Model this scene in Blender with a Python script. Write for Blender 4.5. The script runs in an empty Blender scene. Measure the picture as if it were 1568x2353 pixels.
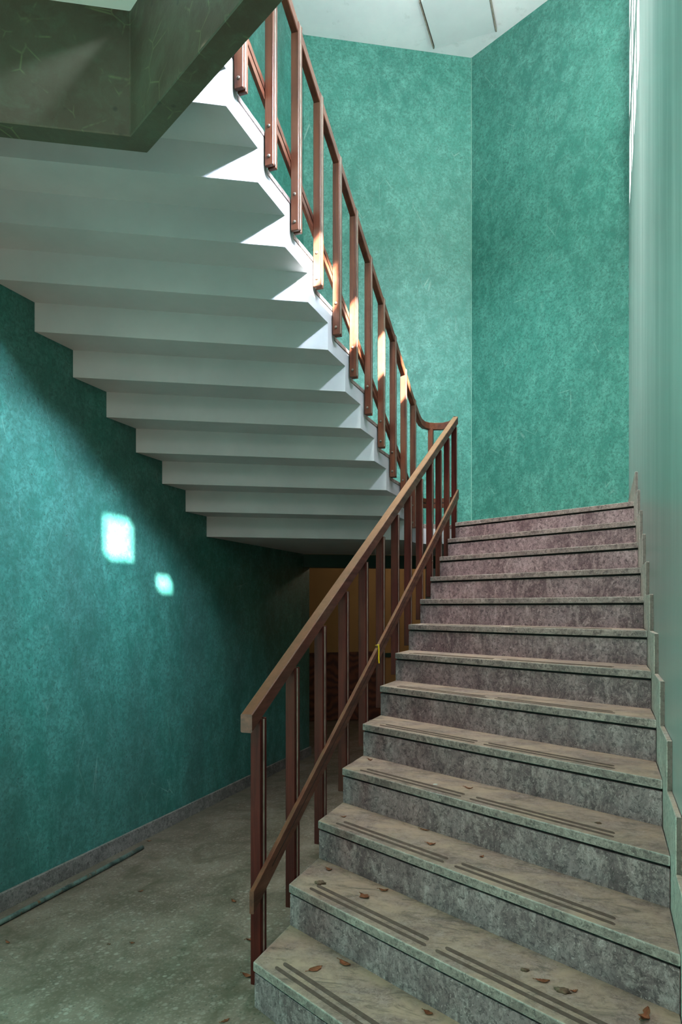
import bpy, bmesh, math, random
from mathutils import Vector, Matrix
random.seed(7)
scene = bpy.context.scene
col = scene.collection
R = math.radians
SH = 0.5775            # shear of the 60 degree plan: dY per dX along a riser

# ------------------------------------------------------------------ helpers
def tag(o, label=None, cat=None, group=None, kind=None):
    if label: o['label'] = label
    if cat: o['category'] = cat
    if group: o['group'] = group
    if kind: o['kind'] = kind
    return o

def empty(name, loc):
    o = bpy.data.objects.new(name, None)
    o.empty_display_size = 0.1
    o.location = loc
    col.objects.link(o)
    return o

WL = {}                # world location of every object
def link_mesh(name, me, parent=None, loc=(0, 0, 0)):
    o = bpy.data.objects.new(name, me)
    col.objects.link(o)
    w = Vector(loc)
    if parent is not None:
        o.parent = parent
        pw = WL.get(parent.name, None)
        if pw is None: pw = Vector(parent.location)
        o.location = w - pw
    else:
        o.location = w
    WL[o.name] = w
    return o

def obj(name, bm, m, parent=None, loc=(0, 0, 0), smooth=False, bevel=0.0, seg=1):
    """bm is in world coordinates minus loc."""
    bmesh.ops.remove_doubles(bm, verts=bm.verts[:], dist=1e-6)
    bmesh.ops.recalc_face_normals(bm, faces=bm.faces[:])
    if bevel:
        es = [e for e in bm.edges if e.is_manifold and e.calc_face_angle(0) > 0.6]
        bmesh.ops.bevel(bm, geom=es, offset=bevel, segments=seg, profile=0.6, affect='EDGES', clamp_overlap=True)
    me = bpy.data.meshes.new(name)
    bm.to_mesh(me); bm.free()
    me.materials.append(m)
    if smooth:
        for p in me.polygons: p.use_smooth = True
    return link_mesh(name, me, parent, loc)

def thing(name, label, cat, loc, group=None):
    e = empty(name, loc)
    WL[e.name] = Vector(loc)
    return tag(e, label, cat, group)

def hexa(bm, pts):
    """eight corners: bottom 4, top 4"""
    v = [bm.verts.new(p) for p in pts]
    for f in ((0, 3, 2, 1), (4, 5, 6, 7), (0, 1, 5, 4), (1, 2, 6, 5), (2, 3, 7, 6), (3, 0, 4, 7)):
        bm.faces.new([v[i] for i in f])

def box(bm, x0, x1, y0, y1, z0, z1):
    hexa(bm, [(x0, y0, z0), (x1, y0, z0), (x1, y1, z0), (x0, y1, z0), (x0, y0, z1), (x1, y0, z1), (x1, y1, z1), (x0, y1, z1)])

def prism(bm, prof, x0, x1, sh=0.0, xr=None):
    """profile [(y, z)] swept from x0 to x1, Y sheared by sh relative to xr"""
    if xr is None: xr = x0
    a = [bm.verts.new((x0, y + sh * (x0 - xr), z)) for y, z in prof]
    b = [bm.verts.new((x1, y + sh * (x1 - xr), z)) for y, z in prof]
    n = len(prof)
    bm.faces.new(a); bm.faces.new(b[::-1])
    for i in range(n):
        j = (i + 1) % n
        bm.faces.new([a[i], b[i], b[j], a[j]])

def extrude_poly(bm, pts, z0, z1):
    a = [bm.verts.new((x, y, z0)) for x, y in pts]
    b = [bm.verts.new((x, y, z1)) for x, y in pts]
    n = len(pts)
    bm.faces.new(a[::-1]); bm.faces.new(b)
    for i in range(n):
        j = (i + 1) % n
        bm.faces.new([a[i], a[j], b[j], b[i]])

def wall_slab(bm, p, q, z0, z1, th):
    """vertical slab between plan points p, q; th to the left of p->q"""
    d = (Vector(q) - Vector(p)).normalized(); n = Vector((-d.y, d.x)) * th
    extrude_poly(bm, [p, q, (q[0] + n.x, q[1] + n.y), (p[0] + n.x, p[1] + n.y)], z0, z1)

def sweep(bm, path, w, h, c=0.006, tw=None):
    """rectangular section (vertical ends) with small chamfers along a 3D path; path is the top centre line"""
    rings = []
    n = len(path)
    for i, p in enumerate(path):
        p = Vector(p)
        a = Vector(path[max(i - 1, 0)]); b = Vector(path[min(i + 1, n - 1)])
        t = b - a; t.z = 0; t.normalize()
        s = Vector((t.y, -t.x, 0))
        if 0 < i < n - 1:
            t1 = (p - a); t1.z = 0; t1.normalize()
            k = 1 / max(0.5, abs(t1.dot(t)))
        else: k = 1
        hw = w / 2 * k; cc = c
        sec = [(-hw + cc, 0), (hw - cc, 0), (hw, -cc), (hw, -h + cc), (hw - cc, -h), (-hw + cc, -h), (-hw, -h + cc), (-hw, -cc)]
        rings.append([bm.verts.new(p + s * x + Vector((0, 0, z))) for x, z in sec])
    for a, b in zip(rings, rings[1:]):
        for i in range(8):
            j = (i + 1) % 8
            bm.faces.new([a[i], a[j], b[j], b[i]])
    bm.faces.new(rings[0]); bm.faces.new(rings[-1][::-1])

def tube(bm, path, r, seg=10, caps=True):
    rings = []
    n = len(path)
    for i, p in enumerate(path):
        p = Vector(p)
        t = (Vector(path[min(i + 1, n - 1)]) - Vector(path[max(i - 1, 0)])).normalized()
        u = t.orthogonal().normalized(); v = t.cross(u)
        if i: # keep frames aligned
            pass
        rings.append([bm.verts.new(p + (u * math.cos(a) + v * math.sin(a)) * r) for a in [2 * math.pi * k / seg for k in range(seg)]])
    for a, b in zip(rings, rings[1:]):
        for i in range(seg):
            j = (i + 1) % seg
            bm.faces.new([a[i], a[j], b[j], b[i]])
    if caps:
        bm.faces.new(rings[0][::-1]); bm.faces.new(rings[-1])

# ------------------------------------------------------------------ materials
class NT:
    def __init__(s, name):
        s.m = bpy.data.materials.new(name); s.m.use_nodes = True
        s.t = s.m.node_tree; s.n = s.t.nodes; s.l = s.t.links
        s.b = s.n['Principled BSDF']
        s.co = s.n.new('ShaderNodeTexCoord')
        s.geo = s.n.new('ShaderNodeNewGeometry')
    def k(s, a, b): s.l.new(a, b)
    def mapping(s, scale=(1, 1, 1), rot=(0, 0, 0), src=None):
        m = s.n.new('ShaderNodeMapping'); m.inputs['Scale'].default_value = scale; m.inputs['Rotation'].default_value = rot
        s.k(src or s.geo.outputs['Position'], m.inputs['Vector']); return m.outputs[0]
    def noise(s, scale, detail=4, rough=0.55, vec=None, dist=0.0):
        t = s.n.new('ShaderNodeTexNoise'); t.inputs['Scale'].default_value = scale; t.inputs['Detail'].default_value = detail
        t.inputs['Roughness'].default_value = rough; t.inputs['Distortion'].default_value = dist
        s.k(vec or s.geo.outputs['Position'], t.inputs['Vector']); return t.outputs['Fac']
    def voro(s, scale, vec=None, feat='F1', rnd=1.0):
        t = s.n.new('ShaderNodeTexVoronoi'); t.feature = feat; t.inputs['Scale'].default_value = scale
        t.inputs['Randomness'].default_value = rnd
        s.k(vec or s.geo.outputs['Position'], t.inputs['Vector']); return t
    def ramp(s, fac, stops, interp='LINEAR'):
        r = s.n.new('ShaderNodeValToRGB'); r.color_ramp.interpolation = interp
        e = r.color_ramp.elements
        while len(e) < len(stops): e.new(0.5)
        for el, (p, c) in zip(e, stops):
            el.position = p; el.color = (c, c, c, 1) if not isinstance(c, tuple) else (*c, 1)
        s.k(fac, r.inputs['Fac']); return r.outputs['Color']
    def mix(s, fac, a, b, mode='MIX'):
        m = s.n.new('ShaderNodeMix'); m.data_type = 'RGBA'; m.blend_type = mode
        if isinstance(fac, (int, float)): m.inputs[0].default_value = fac
        else: s.k(fac, m.inputs[0])
        for v, i in ((a, 6), (b, 7)):
            if isinstance(v, tuple): m.inputs[i].default_value = (*v, 1)
            else: s.k(v, m.inputs[i])
        return m.outputs[2]
    def math(s, op, a, b=0.0):
        m = s.n.new('ShaderNodeMath'); m.operation = op
        for v, i in ((a, 0), (b, 1)):
            if isinstance(v, (int, float)): m.inputs[i].default_value = v
            else: s.k(v, m.inputs[i])
        return m.outputs[0]
    def sep(s, vec):
        m = s.n.new('ShaderNodeSeparateXYZ'); s.k(vec, m.inputs[0]); return m.outputs
    def bump(s, h, strength=0.2, dist=0.01):
        b = s.n.new('ShaderNodeBump'); b.inputs['Strength'].default_value = strength; b.inputs['Distance'].default_value = dist
        s.k(h, b.inputs['Height']); s.k(b.outputs[0], s.b.inputs['Normal'])
    def out(s, color=None, rough=None, metal=None, spec=None):
        for v, nm in ((color, 'Base Color'), (rough, 'Roughness'), (metal, 'Metallic'), (spec, 'Specular IOR Level')):
            if v is None: continue
            if isinstance(v, tuple): s.b.inputs[nm].default_value = (*v, 1)
            elif isinstance(v, (int, float)): s.b.inputs[nm].default_value = v
            else: s.k(v, s.b.inputs[nm])
        return s.m

def plaster(name, base, light, dark, rough=0.42, pores=1.0, grime=0.0):
    t = NT(name)
    v = t.mapping((1, 1, 0.55))
    big = t.noise(1.3, 5, 0.6, v)
    mid = t.noise(7.5, 10, 0.80, t.mapping((1, 1, 0.75)), 0.15)
    fine = t.noise(42, 6, 0.7, None, 0.8)
    c = t.mix(t.ramp(big, [(0.35, 0.0), (0.68, 1.0)]), dark, base)
    c = t.mix(t.ramp(mid, [(0.42, 0.0), (0.66, 0.85)]), c, light)
    c = t.mix(t.ramp(fine, [(0.38, 0.8), (0.56, 0.0)]), c, tuple(x * 0.55 for x in base))
    wisps = t.noise(22, 3, 0.6, t.mapping((1, 1, 0.35), (0.3, 0.2, 0.5)), 2.5)
    c = t.mix(t.ramp(wisps, [(0.62, 0.0), (0.72, 0.22)]), c, tuple(min(1, x * 1.35 + 0.06) for x in light))
    # pin holes and chips
    vo = t.voro(38)
    pit = t.ramp(vo.outputs['Distance'], [(0.10, 1.0), (0.20, 0.0)])
    pm = t.math('MULTIPLY', t.ramp(t.noise(9, 3), [(0.52, 0.0), (0.60, 1.0)]), pit)
    pm = t.math('MULTIPLY', pm, 0.75 * pores)
    c = t.mix(pm, c, (0.03, 0.05, 0.05))
    # hair scratches
    w = t.voro(5.0, t.mapping((1, 1, 0.5), (0.4, 0.1, 0.2)), 'DISTANCE_TO_EDGE')
    sc = t.math('MULTIPLY', t.ramp(w.outputs['Distance'], [(0.0, 1.0), (0.012, 0.0)]), t.ramp(t.noise(3.3, 2), [(0.58, 0.0), (0.68, 0.45)]))
    c = t.mix(sc, c, (0.45, 0.55, 0.50))
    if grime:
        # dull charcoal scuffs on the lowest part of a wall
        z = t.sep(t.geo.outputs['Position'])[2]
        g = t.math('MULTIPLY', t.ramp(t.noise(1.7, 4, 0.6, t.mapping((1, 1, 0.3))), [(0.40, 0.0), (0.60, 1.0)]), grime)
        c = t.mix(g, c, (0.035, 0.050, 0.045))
    h = t.math('ADD', t.math('MULTIPLY', mid, 1.0), t.math('MULTIPLY', fine, 0.35))
    h = t.math('SUBTRACT', h, t.math('MULTIPLY', pm, 1.2))
    t.bump(h, 0.35, 0.012)
    r = t.ramp(mid, [(0.3, rough + 0.10), (0.7, rough - 0.06)])
    return t.out(c, r, None, 0.45)

M = {}
M['teal'] = plaster('teal_plaster', (0.072, 0.262, 0.218), (0.150, 0.375, 0.325), (0.038, 0.178, 0.147))
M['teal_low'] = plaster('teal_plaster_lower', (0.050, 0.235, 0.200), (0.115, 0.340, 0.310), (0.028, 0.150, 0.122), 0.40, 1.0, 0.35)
def right_mat():
    t = NT('pale_glossy_teal_plaster')
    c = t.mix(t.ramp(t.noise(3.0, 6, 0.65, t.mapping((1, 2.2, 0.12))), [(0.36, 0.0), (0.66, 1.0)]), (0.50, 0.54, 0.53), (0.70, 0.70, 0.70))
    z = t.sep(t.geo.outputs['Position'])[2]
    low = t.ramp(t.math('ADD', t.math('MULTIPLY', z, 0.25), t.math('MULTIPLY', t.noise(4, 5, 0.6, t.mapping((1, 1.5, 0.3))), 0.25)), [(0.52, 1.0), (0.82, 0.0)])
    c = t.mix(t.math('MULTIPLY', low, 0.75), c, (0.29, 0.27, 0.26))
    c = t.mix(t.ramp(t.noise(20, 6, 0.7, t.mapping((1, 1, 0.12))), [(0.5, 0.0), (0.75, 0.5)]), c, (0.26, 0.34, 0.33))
    t.bump(t.noise(14, 4, 0.6), 0.12, 0.004)
    return t.out(c, 0.30, None, 0.5)
M['teal_right'] = right_mat()

def beam_mat():
    t = NT('olive_beam_plaster')
    c = t.mix(t.ramp(t.noise(2.5, 6, 0.65), [(0.35, 0.0), (0.68, 1.0)]), (0.075, 0.060, 0.043), (0.105, 0.108, 0.078))
    c = t.mix(t.ramp(t.noise(9, 5, 0.7, None, 0.5), [(0.5, 0.0), (0.72, 0.6)]), c, (0.11, 0.135, 0.095))
    w = t.voro(7.5, t.mapping((1, 1, 1), (0.4, 0.3, 0.2)), 'DISTANCE_TO_EDGE')
    cr = t.math('MULTIPLY', t.ramp(w.outputs['Distance'], [(0.0, 1.0), (0.03, 0.0)]), t.ramp(t.noise(6, 4, 0.6), [(0.52, 0.0), (0.62, 0.5)]))
    c = t.mix(cr, c, (0.22, 0.27, 0.14))
    vo = t.voro(14)
    pit = t.math('MULTIPLY', t.ramp(vo.outputs['Distance'], [(0.10, 1.0), (0.2, 0.0)]), t.ramp(t.noise(7, 2), [(0.55, 0.0), (0.6, 0.5)]))
    c = t.mix(pit, c, (0.02, 0.025, 0.025))
    t.bump(t.noise(14, 6, 0.7), 0.3, 0.01)
    return t.out(c, 0.5, None, 0.4)
M['beam'] = beam_mat()

def white_mat(name, a, b, dirt=0.0):
    t = NT(name)
    c = t.mix(t.ramp(t.noise(2.2, 5, 0.6), [(0.35, 0.0), (0.7, 1.0)]), a, b)
    if dirt:
        c = t.mix(t.math('MULTIPLY', t.ramp(t.noise(8, 6, 0.7), [(0.58, 0.0), (0.75, 1.0)]), dirt), c, (0.25, 0.25, 0.22))
    t.bump(t.noise(30, 3), 0.06, 0.003)
    return t.out(c, 0.55, None, 0.4)
M['white'] = white_mat('white_painted_plaster', (0.43, 0.435, 0.46), (0.50, 0.505, 0.53))
M['ceiling'] = white_mat('ceiling_paint', (0.76, 0.77, 0.79), (0.84, 0.84, 0.85), 0.25)
M['panel'] = white_mat('ceiling_panel_paint', (0.60, 0.63, 0.64), (0.66, 0.69, 0.70))

def marble(name, a, b, vein, dust=None, streak=False, rough=0.5, dustamt=0.9, edge=False, ends=False):
    t = NT(name)
    v = t.mapping((1, 1, 0.5) if streak else (1, 1, 1))
    c = t.mix(t.ramp(t.noise(4.8, 5, 0.62, v), [(0.38, 0.0), (0.62, 1.0)]), a, b)
    c = t.mix(t.ramp(t.noise(15, 9, 0.85, v, 0.8), [(0.47, 0.0), (0.62, 0.85)]), c, vein)
    c = t.mix(t.ramp(t.noise(46, 8, 0.85, None, 0.6), [(0.40, 0.85), (0.52, 0.0)]), c, tuple(x * 0.42 for x in a))
    c = t.mix(t.ramp(t.noise(34, 3, 0.7, None, 3.5), [(0.60, 0.0), (0.66, 0.45)]), c, tuple(min(1, x * 1.5) for x in vein))
    if dust:
        nz = t.sep(t.geo.outputs['Normal'])[2]
        up = t.ramp(nz, [(0.6, 0.0), (0.95, 1.0)])
        d = t.ramp(t.noise(5, 7, 0.7, t.mapping((1, 1.6, 1)), 0.5), [(0.36, 0.15), (0.62, 1.0)])
        c = t.mix(t.math('MULTIPLY', t.math('MULTIPLY', up, d), dustamt), c, dust)
        # dark trodden dirt
        k = t.ramp(t.noise(7.5, 8, 0.74, t.mapping((0.8, 2.0, 1), (0, 0, 0.52)), 1.0), [(0.53, 0.0), (0.68, 0.85)])
        c = t.mix(t.math('MULTIPLY', up, k), c, (0.075, 0.068, 0.052))
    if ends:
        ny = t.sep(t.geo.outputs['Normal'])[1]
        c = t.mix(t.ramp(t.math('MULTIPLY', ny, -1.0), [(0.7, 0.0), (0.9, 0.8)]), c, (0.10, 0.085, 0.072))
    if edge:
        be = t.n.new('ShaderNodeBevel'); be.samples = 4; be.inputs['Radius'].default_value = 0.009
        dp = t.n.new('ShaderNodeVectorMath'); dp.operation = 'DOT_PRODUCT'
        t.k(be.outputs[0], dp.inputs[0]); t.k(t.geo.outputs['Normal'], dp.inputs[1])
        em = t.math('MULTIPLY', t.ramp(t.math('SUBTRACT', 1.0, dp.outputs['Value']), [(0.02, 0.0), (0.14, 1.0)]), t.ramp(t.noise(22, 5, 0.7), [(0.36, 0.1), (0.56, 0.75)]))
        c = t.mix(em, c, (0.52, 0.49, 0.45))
    t.bump(t.noise(40, 6, 0.7), 0.12, 0.004)
    return t.out(c, t.ramp(t.noise(9, 4), [(0.3, rough - 0.1), (0.7, rough + 0.15)]), None, 0.4)
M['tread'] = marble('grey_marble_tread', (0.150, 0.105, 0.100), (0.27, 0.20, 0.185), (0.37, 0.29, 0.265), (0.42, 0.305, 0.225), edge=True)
M['riser'] = marble('mottled_marble_riser', (0.116, 0.070, 0.076), (0.250, 0.170, 0.178), (0.40, 0.29, 0.29), None, True)
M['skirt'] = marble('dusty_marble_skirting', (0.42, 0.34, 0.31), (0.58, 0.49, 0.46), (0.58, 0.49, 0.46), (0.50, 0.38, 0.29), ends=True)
M['base'] = marble('grey_marble_baseboard', (0.12, 0.118, 0.11), (0.21, 0.205, 0.19), (0.27, 0.26, 0.24), (0.2, 0.185, 0.15))

def terrazzo():
    t = NT('worn_terrazzo')
    warp = t.mapping((1, 1, 1))
    v1 = t.voro(40, warp); v2 = t.voro(85, warp)
    base = t.mix(t.ramp(t.noise(1.8, 6, 0.65), [(0.36, 0.0), (0.66, 1.0)]), (0.165, 0.125, 0.095), (0.285, 0.225, 0.18))
    s1 = t.sep(v1.outputs['Color']); s2 = t.sep(v2.outputs['Color'])
    chip1 = t.math('MULTIPLY', t.ramp(v1.outputs['Distance'], [(0.34, 1.0), (0.46, 0.0)]), t.ramp(s1[0], [(0.52, 0.0), (0.62, 1.0)]))
    chip2 = t.math('MULTIPLY', t.ramp(v2.outputs['Distance'], [(0.36, 1.0), (0.5, 0.0)]), t.ramp(s2[1], [(0.3, 0.0), (0.6, 1.0)]))
    tone = t.mix(s1[1], (0.25, 0.205, 0.175), (0.56, 0.48, 0.42))
    c = t.mix(t.math('MULTIPLY', chip2, 0.45), base, (0.38, 0.315, 0.265))
    c = t.mix(t.math('MULTIPLY', chip1, 0.42), c, tone)
    d3 = t.math('MULTIPLY', t.ramp(v2.outputs['Distance'], [(0.3, 1.0), (0.42, 0.0)]), t.ramp(s2[2], [(0.78, 0.0), (0.84, 0.6)]))
    c = t.mix(d3, c, (0.06, 0.06, 0.05))
    dirt = t.ramp(t.noise(4.5, 8, 0.72, None, 0.8), [(0.45, 0.0), (0.68, 0.85)])
    c = t.mix(dirt, c, (0.105, 0.085, 0.055))
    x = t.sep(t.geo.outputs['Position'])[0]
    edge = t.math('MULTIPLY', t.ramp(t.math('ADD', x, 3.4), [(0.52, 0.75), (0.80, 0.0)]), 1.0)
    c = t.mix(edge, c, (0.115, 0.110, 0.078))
    t.bump(t.noise(30, 6, 0.7), 0.10, 0.004)
    return t.out(c, t.ramp(t.noise(6, 5), [(0.3, 0.42), (0.7, 0.65)]), None, 0.35)
M['terrazzo'] = terrazzo()

def wood(name, tilt, dust=0.6, worn=True, dk=1.0):
    """grain along local z tilted by tilt about X"""
    t = NT(name)
    v = t.mapping((30, 30, 1.6) if not tilt else (30, 1.8, 30), (tilt, 0, 0), t.geo.outputs['Position'])
    g = t.noise(1.0, 6, 0.65, v, 0.4)
    c = t.mix(t.ramp(g, [(0.34, 0.0), (0.66, 1.0)]), (0.045 * dk, 0.011 * dk ** 3, 0.005 * dk * dk), (0.130 * dk, 0.040 * dk ** 3, 0.019 * dk * dk))
    c = t.mix(t.ramp(t.noise(2.3, 4), [(0.45, 0.0), (0.72, 0.45 * dk * dk)]), c, (0.19, 0.082, 0.045))
    if worn:
        w = t.math('MULTIPLY', t.ramp(t.noise(5.5, 7, 0.7, t.mapping((1, 1, 0.6))), [(0.52, 0.0), (0.72, 0.7)]), 0.55)
        c = t.mix(w, c, (0.17, 0.092, 0.052))
    nz = t.sep(t.geo.outputs['Normal'])[2]
    up = t.math('MULTIPLY', t.ramp(nz, [(0.25, 0.0), (0.8, 1.0)]), dust)
    ydust = t.ramp(t.math('MULTIPLY', t.math('SUBTRACT', t.sep(t.geo.outputs['Position'])[1], 2.3), 0.4), [(0.0, 0.35), (0.75, 1.0)])
    up = t.math('MULTIPLY', up, ydust)
    c = t.mix(up, c, (0.27, 0.158, 0.092))
    t.bump(g, 0.12, 0.003)
    return t.out(c, t.ramp(g, [(0.3, 0.52), (0.7, 0.36)]) if worn else 0.5, None, 0.4 if worn else 0.15)
M['wood_post'] = wood('varnished_wood_upright', 0)
M['wood_shaded'] = wood('shaded_varnished_upright', 0, 0.4, False, 0.68)  # same upright wood, darkened: dim light on the lower posts put into colour
M['wood_low'] = wood('varnished_wood_rail_rising', -R(27.8), 0.85, True, 0.85)
M['wood_up'] = wood('varnished_wood_rail_falling', R(27.8), 0.3)
M['wood_mid'] = wood('varnished_wood_mid_rail', -R(27.8), 0.5)

def plywood():
    t = NT('red_brown_plywood')
    g = t.n.new('ShaderNodeTexWave'); g.bands_direction = 'Z'; g.inputs['Scale'].default_value = 5; g.inputs['Distortion'].default_value = 16
    g.inputs['Detail'].default_value = 3; g.inputs['Detail Scale'].default_value = 0.7
    t.k(t.mapping((0.8, 0.8, 0.6)), g.inputs['Vector'])
    c = t.mix(g.outputs['Fac'], (0.055, 0.014, 0.006), (0.15, 0.045, 0.018))
    return t.out(c, 0.6)
M['plywood'] = plywood()

def simple(name, c1, c2, sc=8, rough=0.5, metal=0.0, spec=0.4):
    t = NT(name)
    c = t.mix(t.ramp(t.noise(sc, 5, 0.6), [(0.35, 0.0), (0.68, 1.0)]), c1, c2)
    return t.out(c, rough, metal, spec)
M['steel'] = simple('aged_steel', (0.24, 0.20, 0.165), (0.40, 0.34, 0.29), 20, 0.5, 0.3)
M['bolt'] = simple('dull_zinc_bolt', (0.12, 0.095, 0.08), (0.22, 0.19, 0.16), 60, 0.5, 0.5)
M['groove'] = simple('dark_groove', (0.012, 0.010, 0.009), (0.022, 0.018, 0.015), 10, 0.8)
M['core'] = simple('stair_concrete', (0.10, 0.10, 0.09), (0.16, 0.155, 0.14), 6, 0.85)
M['strip'] = simple('anti_slip_inlay', (0.100, 0.070, 0.056), (0.145, 0.108, 0.088), 30, 0.85, 0.0, 0.2)
M['tan'] = simple('tan_room_paint', (0.40, 0.25, 0.105), (0.46, 0.29, 0.125), 1.5, 0.7)
M['stripe'] = simple('dark_green_dado', (0.015, 0.055, 0.040), (0.025, 0.075, 0.055), 5, 0.5)
M['corner'] = simple('corner_plaster', (0.16, 0.34, 0.28), (0.26, 0.42, 0.36), 9, 0.6)
M['leaf'] = simple('dry_leaf', (0.15, 0.050, 0.020), (0.27, 0.105, 0.050), 45, 0.7)
M['debris'] = simple('grey_brown_clod', (0.09, 0.055, 0.035), (0.19, 0.125, 0.085), 60, 0.9)
M['chip'] = simple('pale_plaster_chip', (0.5, 0.5, 0.48), (0.62, 0.62, 0.6), 60, 0.8)
M['yellow'] = simple('yellow_tape', (0.85, 0.66, 0.01), (0.95, 0.78, 0.02), 20, 0.5)

def rod_mat():
    t = NT('flaked_blue_green_pipe')
    n = t.noise(9, 7, 0.7)
    c = t.mix(t.ramp(n, [(0.38, 0.0), (0.56, 1.0)]), (0.035, 0.06, 0.052), (0.13, 0.20, 0.175))
    c = t.mix(t.ramp(t.noise(16, 4, 0.7), [(0.58, 0.0), (0.66, 1.0)]), c, (0.17, 0.085, 0.03))
    c = t.mix(t.ramp(t.noise(28, 4, 0.7), [(0.60, 0.0), (0.66, 0.8)]), c, (0.22, 0.27, 0.25))
    return t.out(c, 0.5, 0.2)
M['rod'] = rod_mat()

def frosted():
    t = NT('dusty_frosted_glass')
    tr = t.n.new('ShaderNodeBsdfTranslucent'); tr.inputs[0].default_value = (0.93, 0.97, 0.96, 1)
    gl = t.n.new('ShaderNodeBsdfGlossy'); gl.inputs['Roughness'].default_value = 0.35
    mx = t.n.new('ShaderNodeMixShader'); mx.inputs[0].default_value = 0.06
    t.k(tr.outputs[0], mx.inputs[1]); t.k(gl.outputs[0], mx.inputs[2])
    t.k(mx.outputs[0], t.n['Material Output'].inputs['Surface'])
    return t.m
M['glass'] = frosted()

# ------------------------------------------------------------------ plan
XL, XR = -2.88, 0.213          # left and right wall faces
C1 = (-2.88, 6.75); C2 = (-1.319, 7.651); C3 = (XR, 6.766)
ZC = 7.29                      # stairwell ceiling
LZ = 2.146                     # landing level
def floor_z(x): return -0.115 * max(0.0, min(1.0, (-1.17 - x) / 1.71))

# ------------------------------------------------------------------ setting
bm = bmesh.new()
xs = [-8.0, -2.88, -1.17, 3.5]; ys = [-2.5, 1, 4, 6.95, 9, 15]
vv = [[bm.verts.new((x, y, floor_z(x))) for y in ys] for x in xs]
for i in range(len(xs) - 1):
    for j in range(len(ys) - 1):
        bm.faces.new([vv[i][j], vv[i + 1][j], vv[i + 1][j + 1], vv[i][j + 1]])
bb = [[bm.verts.new((x, y, floor_z(x) - 0.12)) for y in ys] for x in xs]
for i in range(len(xs) - 1):
    for j in range(len(ys) - 1):
        bm.faces.new([bb[i][j], bb[i][j + 1], bb[i + 1][j + 1], bb[i + 1][j]])
floor = obj('floor', bm, M['terrazzo']); tag(floor, 'worn grey-green terrazzo floor beside the lower stairs', 'floor', kind='structure')

def struct(name, bm, m, label, cat='wall', **k):
    return tag(obj(name, bm, m, **k), label, cat, kind='structure')

# left wall, in two heights (same plane): below and above the flight it is one slab
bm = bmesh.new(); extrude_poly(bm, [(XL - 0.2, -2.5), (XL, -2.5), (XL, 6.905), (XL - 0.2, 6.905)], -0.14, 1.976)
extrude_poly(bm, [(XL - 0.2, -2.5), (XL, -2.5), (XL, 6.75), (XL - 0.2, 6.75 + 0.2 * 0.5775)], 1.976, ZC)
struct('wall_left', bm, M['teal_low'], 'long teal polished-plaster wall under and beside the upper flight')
# back walls above the landing
bm = bmesh.new(); wall_slab(bm, C1, C2, LZ, ZC, 0.18)
struct('wall_back_left', bm, M['teal'], 'teal plaster wall left of the far corner above the landing')
bm = bmesh.new(); wall_slab(bm, C2, C3, LZ, ZC, 0.18)
struct('wall_back_right', bm, M['teal'], 'teal plaster wall right of the far corner above the top step')
# dark green beam over the opening below the landing
bm = bmesh.new(); wall_slab(bm, (XL, 6.752), (-0.9, 6.752 + 1.98 * 0.5775), 1.842, 1.974, 0.16)
struct('trim_1', bm, M['stripe'], 'dark green beam over the opening under the landing', 'beam')
# right jamb below the landing
bm = bmesh.new(); wall_slab(bm, (-1.72, 7.44), (-1.45, 7.60), 0, 1.84, 0.16)
wall_jamb = struct('wall_under_landing', bm, M['white'], 'narrow pale pier closing the opening under the landing')
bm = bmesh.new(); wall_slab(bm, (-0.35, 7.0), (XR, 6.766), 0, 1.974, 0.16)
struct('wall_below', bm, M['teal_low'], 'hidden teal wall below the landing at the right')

# right wall with small square window openings
def right_wall():
    bm = bmesh.new()
    near = []
    k0 = -0.415
    near += [(y, 4.91, 0.35, 0.335) for y in (1.868, 2.464, 3.05)] + [(-0.60, 5.02, 0.34, 0.30), (1.27, 5.035, 0.58, 0.31), (-0.095, 4.745, 0.23, 0.15)]
    far = []
    for zb in (4.88, 5.63, 6.38):
        for yc in (5.01, 5.49, 5.97, 6.45):
            far.append((yc, zb + 0.275, 0.33, 0.55))
    holes = near + far
    ycuts = sorted({-2.5, 6.766} | {round(h[0] + s * h[2] / 2, 4) for h in holes for s in (-1, 1)})
    zcuts = sorted({-0.14, ZC} | {round(h[1] + s * h[3] / 2, 4) for h in holes for s in (-1, 1)})
    def inside(y, z):
        return any(abs(y - h[0]) < h[2] / 2 and abs(z - h[1]) < h[3] / 2 for h in holes)
    T = 0.06
    cache = {}
    def V(x, y, z):
        key = (x, y, z)
        if key not in cache: cache[key] = bm.verts.new(key)
        return cache[key]
    ny, nz = len(ycuts) - 1, len(zcuts) - 1
    solid = [[not inside((ycuts[i] + ycuts[i + 1]) / 2, (zcuts[j] + zcuts[j + 1]) / 2) for j in range(nz)] for i in range(ny)]
    for i in range(ny):
        for j in range(nz):
            if not solid[i][j]: continue
            y0, y1, z0, z1 = ycuts[i], ycuts[i + 1], zcuts[j], zcuts[j + 1]
            for x in (XR, XR + T):
                bm.faces.new([V(x, y0, z0), V(x, y1, z0), V(x, y1, z1), V(x, y0, z1)])
            for di, dj, a, b in ((-1, 0, (y0, z0), (y0, z1)), (1, 0, (y1, z0), (y1, z1)), (0, -1, (y0, z0), (y1, z0)), (0, 1, (y0, z1), (y1, z1))):
                ii, jj = i + di, j + dj
                if not (0 <= ii < ny and 0 <= jj < nz) or not solid[ii][jj]:
                    bm.faces.new([V(XR, *a), V(XR, *b), V(XR + T, *b), V(XR + T, *a)])
    struct('wall_right', bm, M['teal_right'], 'glossy pale teal wall along the right side of the stairs, seen edge-on')
    return far
far = right_wall()
n = 0
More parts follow.
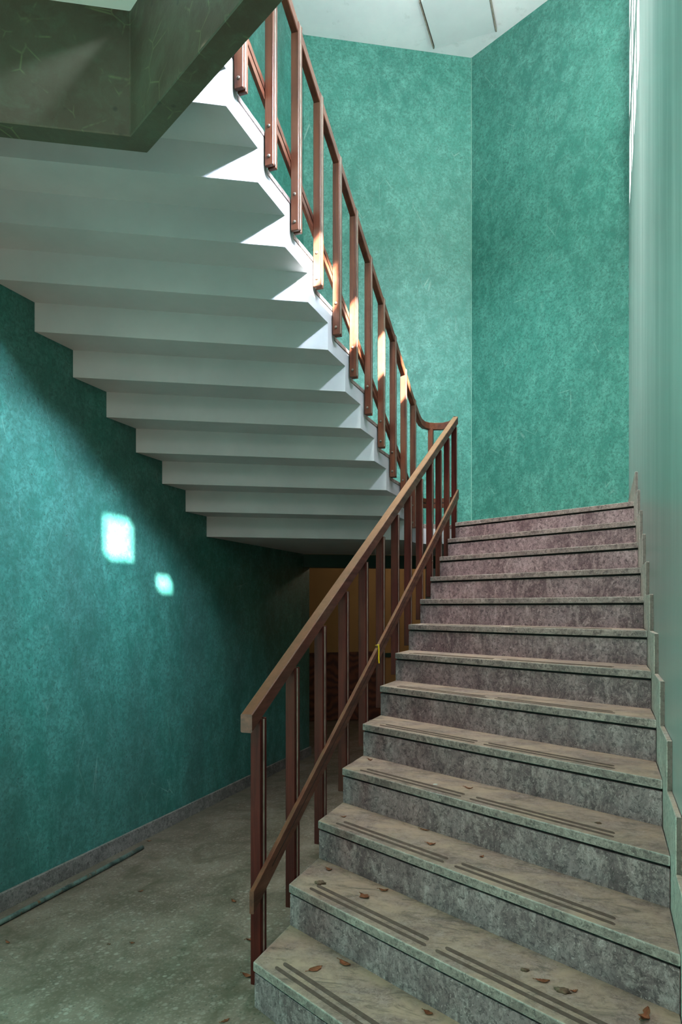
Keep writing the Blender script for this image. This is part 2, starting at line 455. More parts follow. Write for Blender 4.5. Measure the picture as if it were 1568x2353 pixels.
for (yc, zc, w, h) in far:
    n += 1
    bm = bmesh.new(); box(bm, XR + 0.028, XR + 0.036, yc - w / 2, yc + w / 2, zc - h / 2, zc + h / 2)
    o = obj('window_%d' % n, bm, M['glass'])
    tag(o, 'bright milky pane of the small tall windows high in the right wall', 'window', 'small windows high in the right wall', 'structure')

# stairwell ceiling + access panel
bm = bmesh.new(); extrude_poly(bm, [(-3.0, -2.5), (0.35, -2.5), (0.35, 6.8), C3, C2, C1, (-3.0, 6.7)][0:2] + [(0.35, 7.1), (-1.319, 7.95), (-3.0, 7.0)], ZC, ZC + 0.12)
struct('ceiling', bm, M['ceiling'], 'white painted ceiling high above the stairwell', 'ceiling')
t = thing('ceiling_panel', 'pale square flush access panel with dark side gaps in the white ceiling', 'panel', (-1.336, 7.04, 7.262))
bm = bmesh.new(); box(bm, -1.647, -1.025, 6.735, 7.355, 7.262, 7.284)
obj('panel_board', bm, M['panel'], t, bevel=0.003)
for x in (-1.660, -1.016):
    bm = bmesh.new(); box(bm, x - 0.006, x + 0.006, 6.735, 7.35, 7.255, 7.288)
    obj('edge_rail', bm, M['steel'], t)

bm = bmesh.new(); tube(bm, [(C2[0], C2[1] - 0.001, LZ), (C2[0], C2[1] - 0.001, ZC)], 0.005, 8)
struct('trim_3', bm, M['corner'], 'thin pale line of plaster running up the far corner', 'trim')

# near beam that wraps the stairwell (dark olive plaster) and the white soffit behind it
bi, bo = 2.355, 2.469
bx = -1.744
bm = bmesh.new()
extrude_poly(bm, [(XL, bi - SH * 1.136), (bx, bi), (XR, bi - SH * (XR - bx)), (XR, bo - SH * (XR - bx)), (bx, bo), (XL, bo - SH * 1.136)], 3.28, 3.775)
struct('beam', bm, M['beam'], 'dark olive-green plaster beam bending around the stairwell, upper left corner', 'beam', bevel=0.004)
bm = bmesh.new()
extrude_poly(bm, [(XL, -2.5), (-1.62, -2.5), (-1.62, bi - SH * (-1.62 - bx) + 0.05), (bx, bi + 0.05), (XL, bi - SH * 1.136 + 0.05)], 3.77, 3.84)
struct('ceiling_near', bm, M['ceiling'], 'white ceiling strip above the olive beam, top left', 'ceiling')

# room behind, seen through the opening
bm = bmesh.new(); wall_slab(bm, (-5.2, 9.65 - 2.17 * SH), (1.2, 9.65 + 4.23 * SH), -0.12, 2.9, 0.15)
struct('wall_far', bm, M['tan'], 'tan painted wall of the dim room beyond the opening')
def on_far(x): return 9.65 + (x + 3.03) * SH
bm = bmesh.new(); wall_slab(bm, (-5.2, on_far(-5.2) - 0.012), (1.2, on_far(1.2) - 0.012), 0.725, 0.785, 0.01)
struct('trim_2', bm, M['stripe'], 'dark green horizontal band across the tan wall', 'trim')
bm = bmesh.new(); wall_slab(bm, (-5.2, on_far(-5.2) - 0.022), (1.2, on_far(1.2) - 0.022), -0.12, 0.02, 0.02)
struct('baseboard_far', bm, M['base'], 'brown-grey baseboard of the tan room', 'baseboard')
bm = bmesh.new(); box(bm, -5.4, -5.2, 6.9, 9.0, -0.12, 2.9); struct('wall_room_left', bm, M['tan'], 'side wall of the tan room')
bm = bmesh.new(); box(bm, 0.28, 1.4, 6.7, 6.9, -0.12, 2.9); struct('wall_room_front', bm, M['tan'], 'front wall of the tan room')
bm = bmesh.new(); box(bm, -5.4, -3.09, 6.7, 6.9, -0.12, 2.9); struct('wall_room_back', bm, M['tan'], 'return wall of the tan room')
bm = bmesh.new(); box(bm, 1.2, 1.4, 6.9, 12.4, -0.12, 2.9); struct('wall_room_right', bm, M['tan'], 'right side wall of the tan room')
bm = bmesh.new(); extrude_poly(bm, [(-5.4, 6.8), (-3.1, 6.8), (-2.93, 6.84), (-1.319, 7.77), (0.26, 6.86), (1.4, 6.86), (1.4, 12.4), (-5.4, 9.0)], 2.6, 2.7); struct('ceiling_room', bm, M['ceiling'], 'ceiling of the tan room', 'ceiling')

# baseboard along the left wall
bm = bmesh.new()
z = -0.115
extrude_poly(bm, [(XL, -2.5), (XL + 0.018, -2.5), (XL + 0.018, 6.92), (XL - 0.2, 6.92), (XL - 0.2, 6.906), (XL, 6.906)], z - 0.02, z + 0.095)
struct('baseboard_left', bm, M['base'], 'worn grey marble baseboard along the foot of the left wall', 'baseboard', bevel=0.003)

# ------------------------------------------------------------------ lower flight
g, r = 0.3095, 0.165
X0, X1 = -1.172, 0.196
def yn(k): return 2.29 + g * (k - 1)          # left nose line
def zt(k): return 0.166 + r * (k - 1)
st = thing('staircase', 'lower flight of mottled grey marble steps climbing from the terrazzo floor to the landing', 'staircase', (-0.5, 2.2, 0))
# concrete core
prof = []
for k in range(1, 14):
    prof += [(yn(k) + 0.034, (zt(k - 1) if k > 1 else 0.001) ), (yn(k) + 0.034, zt(k) - 0.034)]
prof = [(yn(1) + 0.034, 0.001)]
for k in range(1, 13):
    prof.append((yn(k) + 0.034, zt(k) - 0.034)); prof.append((yn(k + 1) + 0.034, zt(k) - 0.034))
prof.append((yn(13) + 0.034, zt(13) - 0.034)); prof.append((yn(13) + 0.16, zt(13) - 0.034)); prof.append((yn(13) + 0.16, zt(13) - 0.17))
for k in range(12, 1, -1):
    prof.append((yn(k + 1) + 0.16, zt(k) - 0.17 )); prof.append((yn(k) + 0.16, zt(k) - 0.17))
prof.append((yn(2) + 0.16, 0.001))
bm = bmesh.new(); prism(bm, prof, X0 + 0.004, X1, -SH, X0)
obj('stair_core', bm, M['core'], st)
for k in range(1, 14):
    bm = bmesh.new()
    y0 = yn(k); y1 = yn(k) + (g + 0.03 if k < 13 else 0.20)
    prism(bm, [(y0, zt(k) - 0.033), (y0, zt(k)), (y1, zt(k)), (y1, zt(k) - 0.033)], X0, X1 - 0.0005, -SH, X0)
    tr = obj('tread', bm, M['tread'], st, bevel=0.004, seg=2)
    bm = bmesh.new()
    zb = (zt(k - 1) - 0.002) if k > 1 else 0.0005
    prism(bm, [(y0 + 0.009, zb), (y0 + 0.009, zt(k) - 0.043), (y0 + 0.031, zt(k) - 0.043), (y0 + 0.031, zb)], X0 + 0.001, X1 - 0.0005, -SH, X0)
    obj('riser', bm, M['riser'], st, bevel=0.0015)
    bm = bmesh.new()
    prism(bm, [(y0 + 0.0325, zt(k) - 0.0445), (y0 + 0.0325, zt(k) - 0.0335), (y0 + 0.036, zt(k) - 0.0335), (y0 + 0.036, zt(k) - 0.0445)], X0 + 0.003, X1 - 0.0005, -SH, X0)
    obj('shadow_joint', bm, M['groove'], st)
    if k <= 11:
        for (s0, s1) in ((0.075, 0.455), (0.50, 0.88)):
            for (d0, dd) in ((0.036, 0.019), (0.078, 0.022)):
                jx = random.uniform(-0.006, 0.006)
                xa = X0 + (s0 + jx) * 1.368 + (0.02 if d0 > 0.05 else 0); xb = X0 + (s1 + jx) * 1.368
                bm = bmesh.new()
                pts = []
                def P(x, d): return (x, yn(k) - SH * (x - X0) + d)
                m = dd / 2
                # rounded-end strip sheared with the nosing
                for i in range(7):
                    a = math.pi / 2 + math.pi * i / 6
                    pts.append(P(xa + m * math.cos(a), d0 + m + m * math.sin(a)))
                for i in range(7):
                    a = -math.pi / 2 + math.pi * i / 6
                    pts.append(P(xb + m * math.cos(a), d0 + m + m * math.sin(a)))
                extrude_poly(bm, pts, zt(k) - 0.001, zt(k) + 0.0012)
                obj('anti_slip_strip', bm, M['strip'], tr)
# stepped skirting along the right wall, one upstand per step
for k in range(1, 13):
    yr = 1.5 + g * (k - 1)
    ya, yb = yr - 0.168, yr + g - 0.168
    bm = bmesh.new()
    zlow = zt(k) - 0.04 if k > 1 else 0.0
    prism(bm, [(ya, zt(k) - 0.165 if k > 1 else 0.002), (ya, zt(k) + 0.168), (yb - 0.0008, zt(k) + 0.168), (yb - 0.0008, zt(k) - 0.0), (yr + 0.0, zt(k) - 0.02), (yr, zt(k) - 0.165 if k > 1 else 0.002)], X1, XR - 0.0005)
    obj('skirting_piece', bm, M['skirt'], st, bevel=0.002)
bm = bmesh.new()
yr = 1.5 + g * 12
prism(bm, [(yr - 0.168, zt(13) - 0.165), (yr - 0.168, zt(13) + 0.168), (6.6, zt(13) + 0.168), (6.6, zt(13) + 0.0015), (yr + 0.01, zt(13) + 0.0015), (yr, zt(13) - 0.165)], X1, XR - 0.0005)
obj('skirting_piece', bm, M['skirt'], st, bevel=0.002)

# ------------------------------------------------------------------ landing
def inset(poly): return poly
yL = 5.643
land = [(X0, yn(13) + 0.212), (X1, yn(13) - 0.79 + 0.21), (XR - 0.001, yn(13) - 0.79 + 0.20), (XR - 0.001, 6.764), (C2[0], C2[1] - 0.002), (XL + 0.001, 6.748), (XL + 0.001, 4.842 + 0.105), (-1.493, yL + 0.105), (-1.493, 5.99), (-1.176, 6.18), (-1.176, yn(13) + 0.212)]
lt = thing('stair_landing', 'white landing slab edged in grey marble between the two flights', 'landing', (-1.4, 6.3, 1.976))
bm = bmesh.new(); extrude_poly(bm, [(x, y) for x, y in land], 1.976, LZ - 0.04)
obj('landing_slab', bm, M['white'], lt)
bm = bmesh.new(); extrude_poly(bm, [(x, y) for x, y in land], LZ - 0.0395, LZ)
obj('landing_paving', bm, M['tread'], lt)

# ------------------------------------------------------------------ upper flight
gu, ru = 0.2974, 0.1568
UX0, UX1 = XL + 0.0005, -1.493
def yu(i): return 4.842 - gu * i            # left riser line (underside face)
def zu(i): return 1.976 + ru * i            # underside level beyond riser i
E_T, E_Z = 0.10, 0.088
N = 11
su = thing('staircase', 'upper flight with white folded-plate underside climbing towards the upper left', 'staircase', (-2.2, 4.0, 1.976))
yend = 1.818
prof = [(yu(0) + E_T, zu(0))]
for i in range(0, N):
    prof.append((yu(i), zu(i)))
    prof.append((yu(i), zu(i + 1)))
prof.append((yend, zu(N)))
prof.append((yend, zu(N) + 0.065))
top = []
for i in range(N - 1, -1, -1):
    prof.append((yu(i) + E_T, zu(i + 1) + E_Z))
    prof.append((yu(i) + E_T, zu(i) + E_Z))
# fix order: remove duplicate last, add landing side
bm = bmesh.new(); prism(bm, prof, UX0, UX1, SH, XL)
obj('folded_plate', bm, M['white'], su)
for i in range(0, N):
    bm = bmesh.new()
    ya = yu(i) + E_T + 0.012; yb = max(yu(i + 1) + E_T + 0.0005, yend + 0.01)
    z = zu(i + 1) + E_Z
    prism(bm, [(ya, z + 0.0005), (ya, z + 0.028), (yb, z + 0.028), (yb, z + 0.0005)], UX0, UX1 + 0.004, SH, XL)
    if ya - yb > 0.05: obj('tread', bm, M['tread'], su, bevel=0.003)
    else: bm.free()

# ------------------------------------------------------------------ railings
def post_mesh_set(w, zs, ze, slope=0.0):
    """two wooden boards with a steel flat between them; local origin at the foot, front face at y=0"""
    a = bmesh.new(); box(a, -w / 2, w / 2, 0, 0.019, zs, ze)
    b = bmesh.new(); box(b, -w / 2, w / 2, 0.031, 0.050, zs, ze)
    c = bmesh.new(); box(c, -w / 2 + 0.001, w / 2 + 0.0008, 0.0195, 0.0305, zs - 0.0 + 0.012, ze - 0.004)
    return a, b, c

def bm_to_mesh(name, bm, m, bevel=0.0):
    bmesh.ops.recalc_face_normals(bm, faces=bm.faces[:])
    if bevel:
        bmesh.ops.bevel(bm, geom=[e for e in bm.edges if e.calc_face_angle(0) > 0.6], offset=bevel, segments=1, affect='EDGES')
    me = bpy.data.meshes.new(name); bm.to_mesh(me); bm.free(); me.materials.append(m); return me

def bolt_mesh():
    bm = bmesh.new()
    bmesh.ops.create_uvsphere(bm, u_segments=12, v_segments=8, radius=0.0085)
    bmesh.ops.scale(bm, vec=(1, 0.8, 1), verts=bm.verts[:])
    d = bmesh.new()
    return bm
bolt_me = bm_to_mesh('bolt', bolt_mesh(), M['bolt'])
for p in bolt_me.polygons: p.use_smooth = True

# lower railing
rl = thing('stair_railing', 'brown wooden railing on the open side of the lower marble flight', 'railing', (-1.2, 2.3, 0))
w = 0.042
H = 1.0
def railtop(y): return 1.045 + 0.5258 * (y - 2.29)
a, b, c = post_mesh_set(w, -0.05, 0.93)
pm1, pm2, pm3 = bm_to_mesh('post', a, M['wood_shaded'], 0.002), bm_to_mesh('back_board', b, M['wood_shaded'], 0.002), bm_to_mesh('steel_core', c, M['steel'])
XP = -1.198
for j in range(13):
    y = 2.36 + g * j
    zb = railtop(y) - 0.062 - 0.928 + 0.0
    o = link_mesh('post', pm1, rl, (XP, y, zb))
    link_mesh('back_board', pm2, o, (XP, y, zb)); link_mesh('steel_core', pm3, o, (XP, y, zb))
    for zz in (0.05, 0.13):
        link_mesh('bolt', bolt_me, o, (XP + w / 2 + 0.001, y + 0.012, zb + zz + 0.16)) if j > 8 else None
bm = bmesh.new(); sweep(bm, [(-1.2005, 2.292, 1.047), (-1.2005, 4.2, railtop(4.2)), (-1.2005, 6.16, railtop(6.16))], 0.046, 0.0665, 0.004)
obj('handrail', bm, M['wood_low'], rl)
# mid rail: three laminations with grooves, on the stair side of the posts
def midtop(y): return 0.425 + 0.5256 * (y - 2.27)
bm = bmesh.new(); sweep(bm, [(-1.1678, 2.27, midtop(2.27)), (-1.1678, 6.10, midtop(6.10))], 0.017, 0.080, 0.0015)
mr = obj('mid_rail', bm, M['wood_mid'], rl)
bm = bmesh.new(); sweep(bm, [(-1.1592, 2.42, midtop(2.42) - 0.036), (-1.1592, 6.06, midtop(6.06) - 0.036)], 0.0012, 0.005, 0.0003)
obj('mid_rail_groove', bm, M['groove'], mr)

# upper railing
ru_ = thing('stair_railing', 'brown wooden railing bolted to the side of the upper white flight', 'railing', (-1.46, 4.5, 2.0))
XU = -1.463
a, b, c = post_mesh_set(0.042, 0, 1.052)
qm1, qm2, qm3 = bm_to_mesh('post', a, M['wood_post'], 0.002), bm_to_mesh('back_board', b, M['wood_post'], 0.002), bm_to_mesh('steel_core', c, M['steel'])
lug_bm = bmesh.new(); box(lug_bm, -0.034, -0.0205, 0.052, 0.058, 0.02, 0.22)
lug = bm_to_mesh('bracket', lug_bm, M['steel'])
def urail(y): return 4.075 - 0.5272 * (y - 3.91)
for j in range(-4, 7):
    y = 3.91 + gu * j
    zb = urail(y) - 1.054
    o = link_mesh('post', qm1, ru_, (XU, y, zb))
    link_mesh('back_board', qm2, o, (XU, y, zb)); link_mesh('steel_core', qm3, o, (XU, y, zb))
    for zz in (0.042, 0.182):
        link_mesh('bolt', bolt_me, o, (XU, y - 0.001, zb + zz))
# handrail: falling part, then the wreathed turn to the lower rail
path = [(XU, 2.60, urail(2.60) + 0.004), (XU, 5.72, urail(5.72) + 0.004)]
zE = railtop(6.16)
turn = [(-1.463, 5.86, 3.062), (-1.462, 5.95, 3.036), (-1.452, 6.03, 3.030), (-1.425, 6.09, 3.030), (-1.38, 6.13, 3.032), (-1.32, 6.165, 3.036), (-1.27, 6.19, 3.050), (-1.23, 6.20, 3.068), (-1.205, 6.175, 3.088)]
bm = bmesh.new(); sweep(bm, path + turn, 0.037, 0.060, 0.004)
obj('handrail', bm, M['wood_up'], ru_)
# turn post
o = link_mesh('post', bm_to_mesh('post', (lambda q: (box(q, -0.021, 0.021, 0, 0.019, 0, 0.835), q)[1])(bmesh.new()), M['wood_post'], 0.002), ru_, (-1.405, 6.085, 2.1465))
for nm, y0, y1, mm in (('back_board', 0.031, 0.050, M['wood_post']), ('steel_core', 0.0195, 0.0305, M['steel'])):
    q = bmesh.new(); box(q, -0.020, 0.020, y0, y1, 0.001, 0.830)
    link_mesh(nm, bm_to_mesh(nm, q, mm), o, (-1.405, 6.085, 2.1465))
# mid rail, stair side
def umid(y): return urail(y) - 0.66
XM = XU - 0.0305
mr = None
for (dz, h, m, ww, dx) in ((0, 0.036, M['wood_up'], 0.017, 0), (-0.0362, 0.010, M['groove'], 0.010, 0.0), (-0.0464, 0.038, M['wood_up'], 0.017, 0)):
    bm = bmesh.new(); sweep(bm, [(XM + dx, 2.60, umid(2.60) + dz), (XM + dx, 5.84, umid(5.84) + dz)], ww, h, 0.0012)
    if mr is None: mr = obj('mid_rail', bm, m, ru_)
    else: obj('mid_rail_groove' if m is M['groove'] else 'mid_rail_board', bm, m, mr)
mt = None
for (dz, h, m, ww) in ((0, 0.036, M['wood_up'], 0.017), (-0.0362, 0.010, M['groove'], 0.010), (-0.0464, 0.038, M['wood_up'], 0.017)):
    bm = bmesh.new(); sweep(bm, [(XM, 5.845, 2.385 + dz), (XM + 0.006, 6.04, 2.378 + dz), (XM + 0.05, 6.15, 2.378 + dz), (-1.27, 6.20, 2.385 + dz), (-1.19, 6.19, 2.41 + dz)], ww, h, 0.0012)
    if mt is None: mt = obj('turning_mid_rail', bm, m, ru_)
    else: obj('mid_rail_groove' if m is M['groove'] else 'mid_rail_board', bm, m, mt)

# yellow tape scrap tied on the mid rail
bm = bmesh.new()
zt0 = midtop(3.76)
pts = [(-1.1578, 3.752, zt0 + 0.016), (-1.1572, 3.756, zt0 - 0.02), (-1.1570, 3.752, zt0 - 0.05), (-1.1568, 3.757, zt0 - 0.086)]
for q0, q1 in zip(pts, pts[1:]):
    v = [bm.verts.new(p) for p in ((q0[0], q0[1], q0[2]), (q0[0], q0[1] + 0.022, q0[2] + 0.002), (q1[0], q1[1] + 0.022, q1[2]), q1)]
    bm.faces.new(v)
v = [bm.verts.new(p) for p in ((-1.1578, 3.752, zt0 + 0.016), (-1.1578, 3.774, zt0 + 0.018), (-1.176, 3.774, zt0 + 0.014), (-1.176, 3.752, zt0 + 0.012))]
bm.faces.new(v)
ret = bmesh.ops.extrude_face_region(bm, geom=bm.faces[:])
bmesh.ops.translate(bm, vec=(0.0008, 0, 0.0005), verts=[x for x in ret['geom'] if isinstance(x, bmesh.types.BMVert)])
tag(obj('tape_scrap', bm, M['yellow']), 'small strip of yellow tape stuck over the lower mid rail', 'tape')

# ------------------------------------------------------------------ loose things
# pipe on the floor
p0 = Vector((-2.728 - 0.0, 2.674, 0)); p1 = Vector((-2.743, 3.833, 0))
dirv = (p1 - p0).normalized()
rad = 0.013
pth = []
for i in range(10):
    q = p0 - dirv * 0.9 + (p1 - (p0 - dirv * 0.9)) * (i / 9)
    pth.append((q.x + 0.004 * math.sin(i * 1.1), q.y, floor_z(q.x) + rad + 0.001))
bm = bmesh.new(); tube(bm, pth, rad, 12)
tag(obj('metal_pipe', bm, M['rod'], smooth=True), 'long thin blue-green flaked pipe lying on the floor by the left baseboard', 'pipe')

# plywood sheet leaning on the tan wall
bm = bmesh.new()
xa, xb = -3.86, -3.03
def Pf(x, off, z): return (x + 0.5 * off * 1.0, on_far(x) - 0.866 * off - 0.0, z)
hexa(bm, [Pf(xa, 0.26, -0.108), Pf(xb + 0.14, 0.26, -0.108), Pf(xb + 0.14, 0.24, -0.108), Pf(xa, 0.24, -0.108),
          Pf(xa, 0.075, 0.80), Pf(xb, 0.075, 0.815), Pf(xb, 0.055, 0.815), Pf(xa, 0.055, 0.80)])
tag(obj('plywood_sheet', bm, M['plywood'], bevel=0.002), 'red-brown plywood sheet leaning on the tan wall beyond the railing', 'board')

def leaf_mesh(L, W, curl, lobes, seed):
    rnd = random.Random(seed)
    bm = bmesh.new()
    n = 9
    rows = []
    for i in range(n + 1):
        u = i / n
        wd = W * math.sin(math.pi * min(1, u * 1.02)) ** 0.8 * (1 + lobes * 0.35 * math.sin(u * 15 + seed)) * 0.5
        zc = curl * (2 * u - 1) ** 2
        row = []
        for s in (-1, -0.5, 0, 0.5, 1):
            row.append(bm.verts.new((L * (u - 0.5), wd * s + 0.002 * rnd.uniform(-1, 1), zc + abs(s) * curl * 0.45 + 0.001 * rnd.random() + 0.0012)))
        rows.append(row)
    for a, b in zip(rows, rows[1:]):
        for i in range(4):
            bm.faces.new([a[i], a[i + 1], b[i + 1], b[i]])
    # stalk
    k = bm.verts.new((-L * 0.72, 0.002, 0.004 + curl)); k2 = bm.verts.new((-L * 0.72, -0.0015, 0.003 + curl))
    bm.faces.new([k, k2, rows[0][1], rows[0][3]])
    ret = bmesh.ops.extrude_face_region(bm, geom=bm.faces[:])
    bmesh.ops.translate(bm, vec=(0, 0, 0.0007), verts=[x for x in ret['geom'] if isinstance(x, bmesh.types.BMVert)])
    bmesh.ops.recalc_face_normals(bm, faces=bm.faces[:])
    mz = min(v.co.z for v in bm.verts)
    bmesh.ops.translate(bm, vec=(0, 0, -mz), verts=bm.verts[:])
    me = bpy.data.meshes.new('dry_leaf'); bm.to_mesh(me); bm.free(); me.materials.append(M['leaf'])
    for p in me.polygons: p.use_smooth = True
    return me

def leaf(x, y, z, L, W, rot, curl, lobes, label, seed):
    o = link_mesh('dry_leaf', leaf_mesh(L, W, curl, lobes, seed), None, (x, y, z + 0.0008))
    o.rotation_euler = (0, 0, R(rot))
    tag(o, label, 'leaf', 'dry leaves scattered on steps and floor')

L_ = [
 (-0.943, 2.316, 1, 0.058, 0.030, 55, 0.003, 0, 'largest flat orange-brown leaf on the lowest step, left of the other leaf'),
 (-0.858, 2.383, 1, 0.055, 0.024, -25, 0.008, 0, 'curled brown leaf near the back of the lowest step'),
 (-0.849, 2.579, 2, 0.048, 0.034, -35, 0.006, 1, 'torn brown leaf left of centre on the second step'),
 (-0.798, 2.66, 2, 0.036, 0.018, 10, 0.007, 1, 'small bent leaf against the riser at the back of the second step'),
 (-1.075, 2.793, 2, 0.030, 0.018, -20, 0.006, 1, 'tiny dark crumpled leaf at the rear left of the second step'),
 (-0.166, 2.178, 2, 0.040, 0.020, 10, 0.004, 0, 'flat reddish leaf right of centre on the second step'),
 (-0.077, 2.150, 2, 0.020, 0.012, 30, 0.004, 1, 'tiny brown leaf right of the clod on the second step'),
 (-0.636, 2.768, 3, 0.036, 0.022, 0, 0.006, 1, 'curled brown leaf in the middle of the third step'),
 (-0.700, 2.935, 3, 0.042, 0.012, -10, 0.004, 0, 'narrow brown leaf tucked against the riser behind the third step'),
 (-1.084, 2.996, 3, 0.024, 0.014, 30, 0.004, 1, 'tiny leaf near the left end of the third step'),
 (-0.425, 2.694, 3, 0.020, 0.013, 60, 0.004, 0, 'tiny pale leaf behind the right strip of the third step'),
 (-1.100, 3.430, 4, 0.030, 0.010, -20, 0.006, 1, 'thin dark leaf near the left end of the fourth step'),
 (-0.534, 3.033, 4, 0.036, 0.010, -10, 0.006, 1, 'dark twisted leaf mid-way along the fourth step'),
 (-0.510, 2.184, 1, 0.034, 0.022, -20, 0.005, 0, 'brown leaf near the bottom edge of the photo on the lowest step'),
 (0.105, 2.075, 2, 0.060, 0.024, 70, 0.014, 1, 'curled orange leaf at the right end of the second step, nearest the skirting'),
]
for i, (x, y, k, L, W, rot, cu, lo, lab) in enumerate(L_):
    leaf(x, y, zt(k), L, W, rot, cu, lo, lab, i)
for i, (x, y, L, W, rot, cu, lab) in enumerate([
 (-1.729, 3.17, 0.038, 0.020, -30, 0.004, 'flat brown leaf alone on the floor left of the first post'),
 (-1.440, 2.79, 0.045, 0.022, 60, 0.010, 'curled leaf on the floor just left of the first post'),
 (-1.300, 2.492, 0.045, 0.024, 0, 0.010, 'curled orange leaf on the floor at the foot of the first post'),
 (-1.229, 2.191, 0.034, 0.014, 60, 0.003, 'leaf on the floor left of the first riser, bottom edge'),
 (-2.535, 2.529, 0.034, 0.012, -20, 0.005, 'dark leaf on the floor at the far lower left'),
 (-2.836 + 0.03, 3.991, 0.028, 0.014, 40, 0.004, 'small dark leaf between the pipe end and the baseboard'),
 (-2.30, 3.20, 0.024, 0.012, 70, 0.003, 'tiny leaf on the floor in front of the middle of the pipe'),
 (-1.95, 2.65, 0.020, 0.012, 10, 0.003, 'tiny leaf in the open middle of the floor')]):
    leaf(x, y, floor_z(x), L, W, rot, cu, i % 2, lab, 40 + i)

def clod(name, x, y, z, rad, label, m, cat, seed, flat=0.35):
    bm = bmesh.new()
    rnd = random.Random(seed)
    bmesh.ops.create_icosphere(bm, subdivisions=3, radius=rad)
    ph = [rnd.uniform(0, 6) for _ in range(6)]
    for v in bm.verts:
        d = v.co.normalized()
        f = 1 + 0.28 * math.sin(5 * d.x + ph[0]) * math.sin(4 * d.y + ph[1]) + 0.15 * math.sin(11 * d.x + 9 * d.y + ph[2]) + 0.1 * math.sin(17 * d.z + 13 * d.x + ph[3])
        v.co = Vector((d.x * rad * f * 1.2, d.y * rad * f * 0.8, max(-0.3 * rad, d.z * rad * f) * flat))
    mz = min(v.co.z for v in bm.verts)
    bmesh.ops.translate(bm, vec=(0, 0, -mz), verts=bm.verts[:])
    o = obj(name, bm, m, None, (x, y, z + 0.0006), smooth=True)
    tag(o, label, cat)
clod('dirt_clod', -1.06, 2.648, zt(2), 0.019, 'crumbly grey dirt clod at the left end of the second step strips', M['debris'], 'clod', 1)
clod('dirt_clod', -0.11, 2.142, zt(2), 0.017, 'grey-brown dirt clod right of the reddish leaf on the second step', M['debris'], 'clod', 2)
clod('dirt_clod', -0.222, 2.225, zt(2), 0.010, 'small dark twig-like clod left of the reddish leaf on the second step', M['debris'], 'clod', 3, 0.5)
clod('plaster_chip', -0.683, 3.058, zt(4), 0.008, 'tiny white plaster chip on the fourth step', M['chip'], 'chip', 4, 0.3)
clod('dirt_clod', -0.015, 2.709, zt(4), 0.009, 'small brown crumb at the right end of the fourth step', M['debris'], 'clod', 5)
clod('dirt_clod', -2.052, 2.619, floor_z(-2.052), 0.007, 'small brown crumb in the middle of the floor', M['debris'], 'clod', 6)

# ------------------------------------------------------------------ light
W = bpy.data.worlds.new('World'); scene.world = W; W.use_nodes = True
W.node_tree.nodes['Background'].inputs[0].default_value = (1.0, 0.96, 0.90, 1)
W.node_tree.nodes['Background'].inputs[1].default_value = 0.15

def area(name, loc, target, sx, sy, power, colr, spread=180):
    l = bpy.data.lights.new(name, 'AREA'); l.shape = 'RECTANGLE'; l.size = sx; l.size_y = sy; l.energy = power; l.color = colr
    l.spread = R(spread)
    o = bpy.data.objects.new(name, l); col.objects.link(o); o.location = loc
    d = Vector(target) - Vector(loc)
    o.rotation_euler = d.to_track_quat('-Z', 'Y').to_euler()
    return o
# sun through the small square windows
s = bpy.data.lights.new('sun', 'SUN'); s.energy = 130; s.angle = R(0.6); s.color = (1.0, 0.97, 0.92)
so = bpy.data.objects.new('sun', s); col.objects.link(so)
so.rotation_euler = Vector((-1, 1.40, -1.01)).to_track_quat('-Z', 'Y').to_euler()
# daylight strip high in the right wall (above and before the frame)
a1 = area('window_strip_light', (XR - 0.02, 2.7, 4.76), (-2.2, 3.4, 2.9), 1.5, 0.20, 132, (0.80, 0.88, 1.0))
a1.rotation_euler = Vector((-1, 0.0, -0.45)).to_track_quat('-Z', 'Y').to_euler()
# added lamp under the ceiling, lighting the landing and upper steps from above
a2 = area('top_fill_light', (-1.0, 3.0, 7.1), (-0.7, 6.2, 2.0), 1.4, 1.0, 104, (0.93, 0.98, 0.95), 70)
a5 = area('ceiling_fill_light', (-1.2, 4.4, 4.6), (-1.1, 6.3, 7.3), 1.0, 0.6, 24, (0.97, 0.96, 1.0), 95)  # added lamp in mid-air that brightens the ceiling
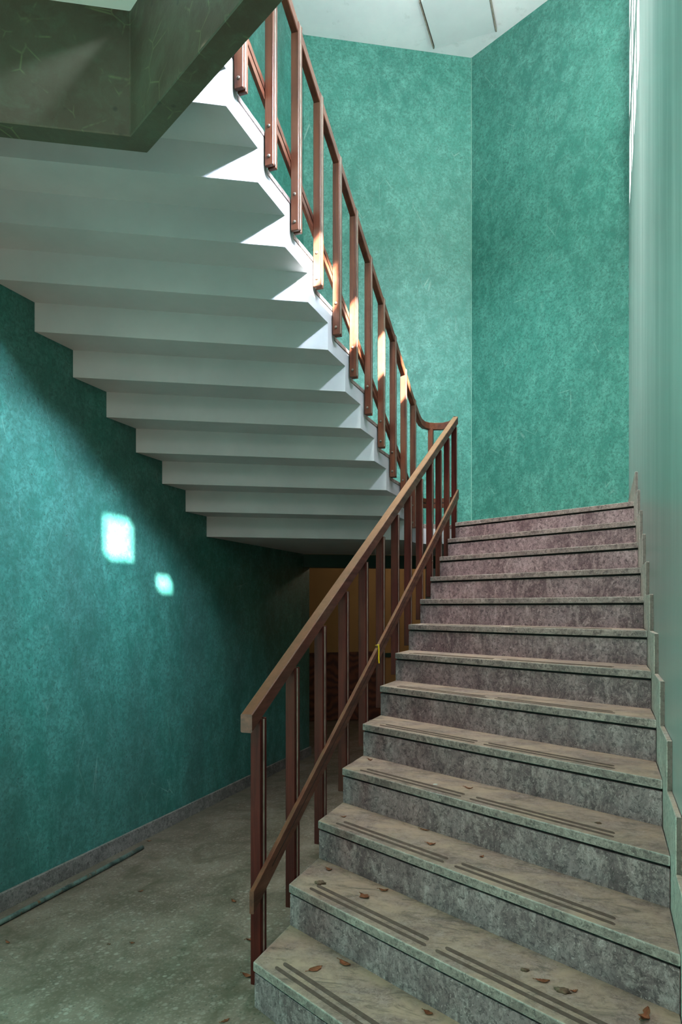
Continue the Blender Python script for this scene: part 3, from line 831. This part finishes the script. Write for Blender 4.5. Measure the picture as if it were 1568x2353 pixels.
# added lamp beside the daylight strip, brightening the left wall under the flight
a4 = area('left_wall_fill_light', (XR - 0.02, 2.35, 4.80), (-2.88, 3.45, 2.05), 0.8, 0.2, 36, (0.76, 0.86, 1.0), 40)
# added soft fill lamp behind the camera, aimed at the lower steps
a3 = area('step_fill_light', (-0.3, -1.6, 4.2), (-0.5, 3.2, 0.4), 1.6, 1.0, 21, (1.0, 0.84, 0.79), 75)
# added spot lamp standing in for a reflected patch on the eleventh riser
gl = bpy.data.lights.new('riser_patch_spot', 'SPOT'); gl.energy = 170; gl.spot_size = R(2.1); gl.spot_blend = 0.6; gl.color = (0.80, 1.0, 0.94); gl.shadow_soft_size = 0.02
go = bpy.data.objects.new('riser_patch_spot', gl); col.objects.link(go); go.location = (-0.6, 1.0, 5.5)
go.rotation_euler = (Vector((-0.52, 5.017, 1.755)) - Vector((-0.6, 1.0, 5.5))).to_track_quat('-Z', 'Y').to_euler()
a6 = area('back_wall_fill_light', (XR - 0.02, 4.55, 5.45), (-1.75, 7.35, 3.4), 0.5, 0.3, 14, (0.70, 0.86, 1.0), 55)  # added lamp, no window here: bluish light for the back-left wall
# added unseen lamp that dimly brightens the room beyond the opening
l = bpy.data.lights.new('room_fill_lamp', 'POINT'); l.energy = 16; l.color = (1.0, 0.86, 0.66); l.shadow_soft_size = 0.15
lo = bpy.data.objects.new('room_fill_lamp', l); col.objects.link(lo); lo.location = (-1.6, 8.9, 2.3)
# ------------------------------------------------------------------ camera
cam = bpy.data.cameras.new('camera'); co = bpy.data.objects.new('camera', cam); col.objects.link(co)
co.location = (0, 0, 1.43); co.rotation_euler = (R(90), 0, R(20.106))
cam.sensor_fit = 'HORIZONTAL'; cam.sensor_width = 36; cam.lens = 1645.7 / 1568 * 36
cam.shift_y = 219.1 / 1568
cam.clip_start = 0.05
scene.camera = co
scene.view_settings.view_transform = 'Standard'
scene.view_settings.look = 'None'
scene.view_settings.exposure = 0.0
scene.view_settings.gamma = 0.88
scene.cycles.use_denoising = True
scene.cycles.max_bounces = 10
scene.cycles.diffuse_bounces = 6
scene.cycles.caustics_reflective = False
scene.cycles.caustics_refractive = False
scene.cycles.sample_clamp_indirect = 6
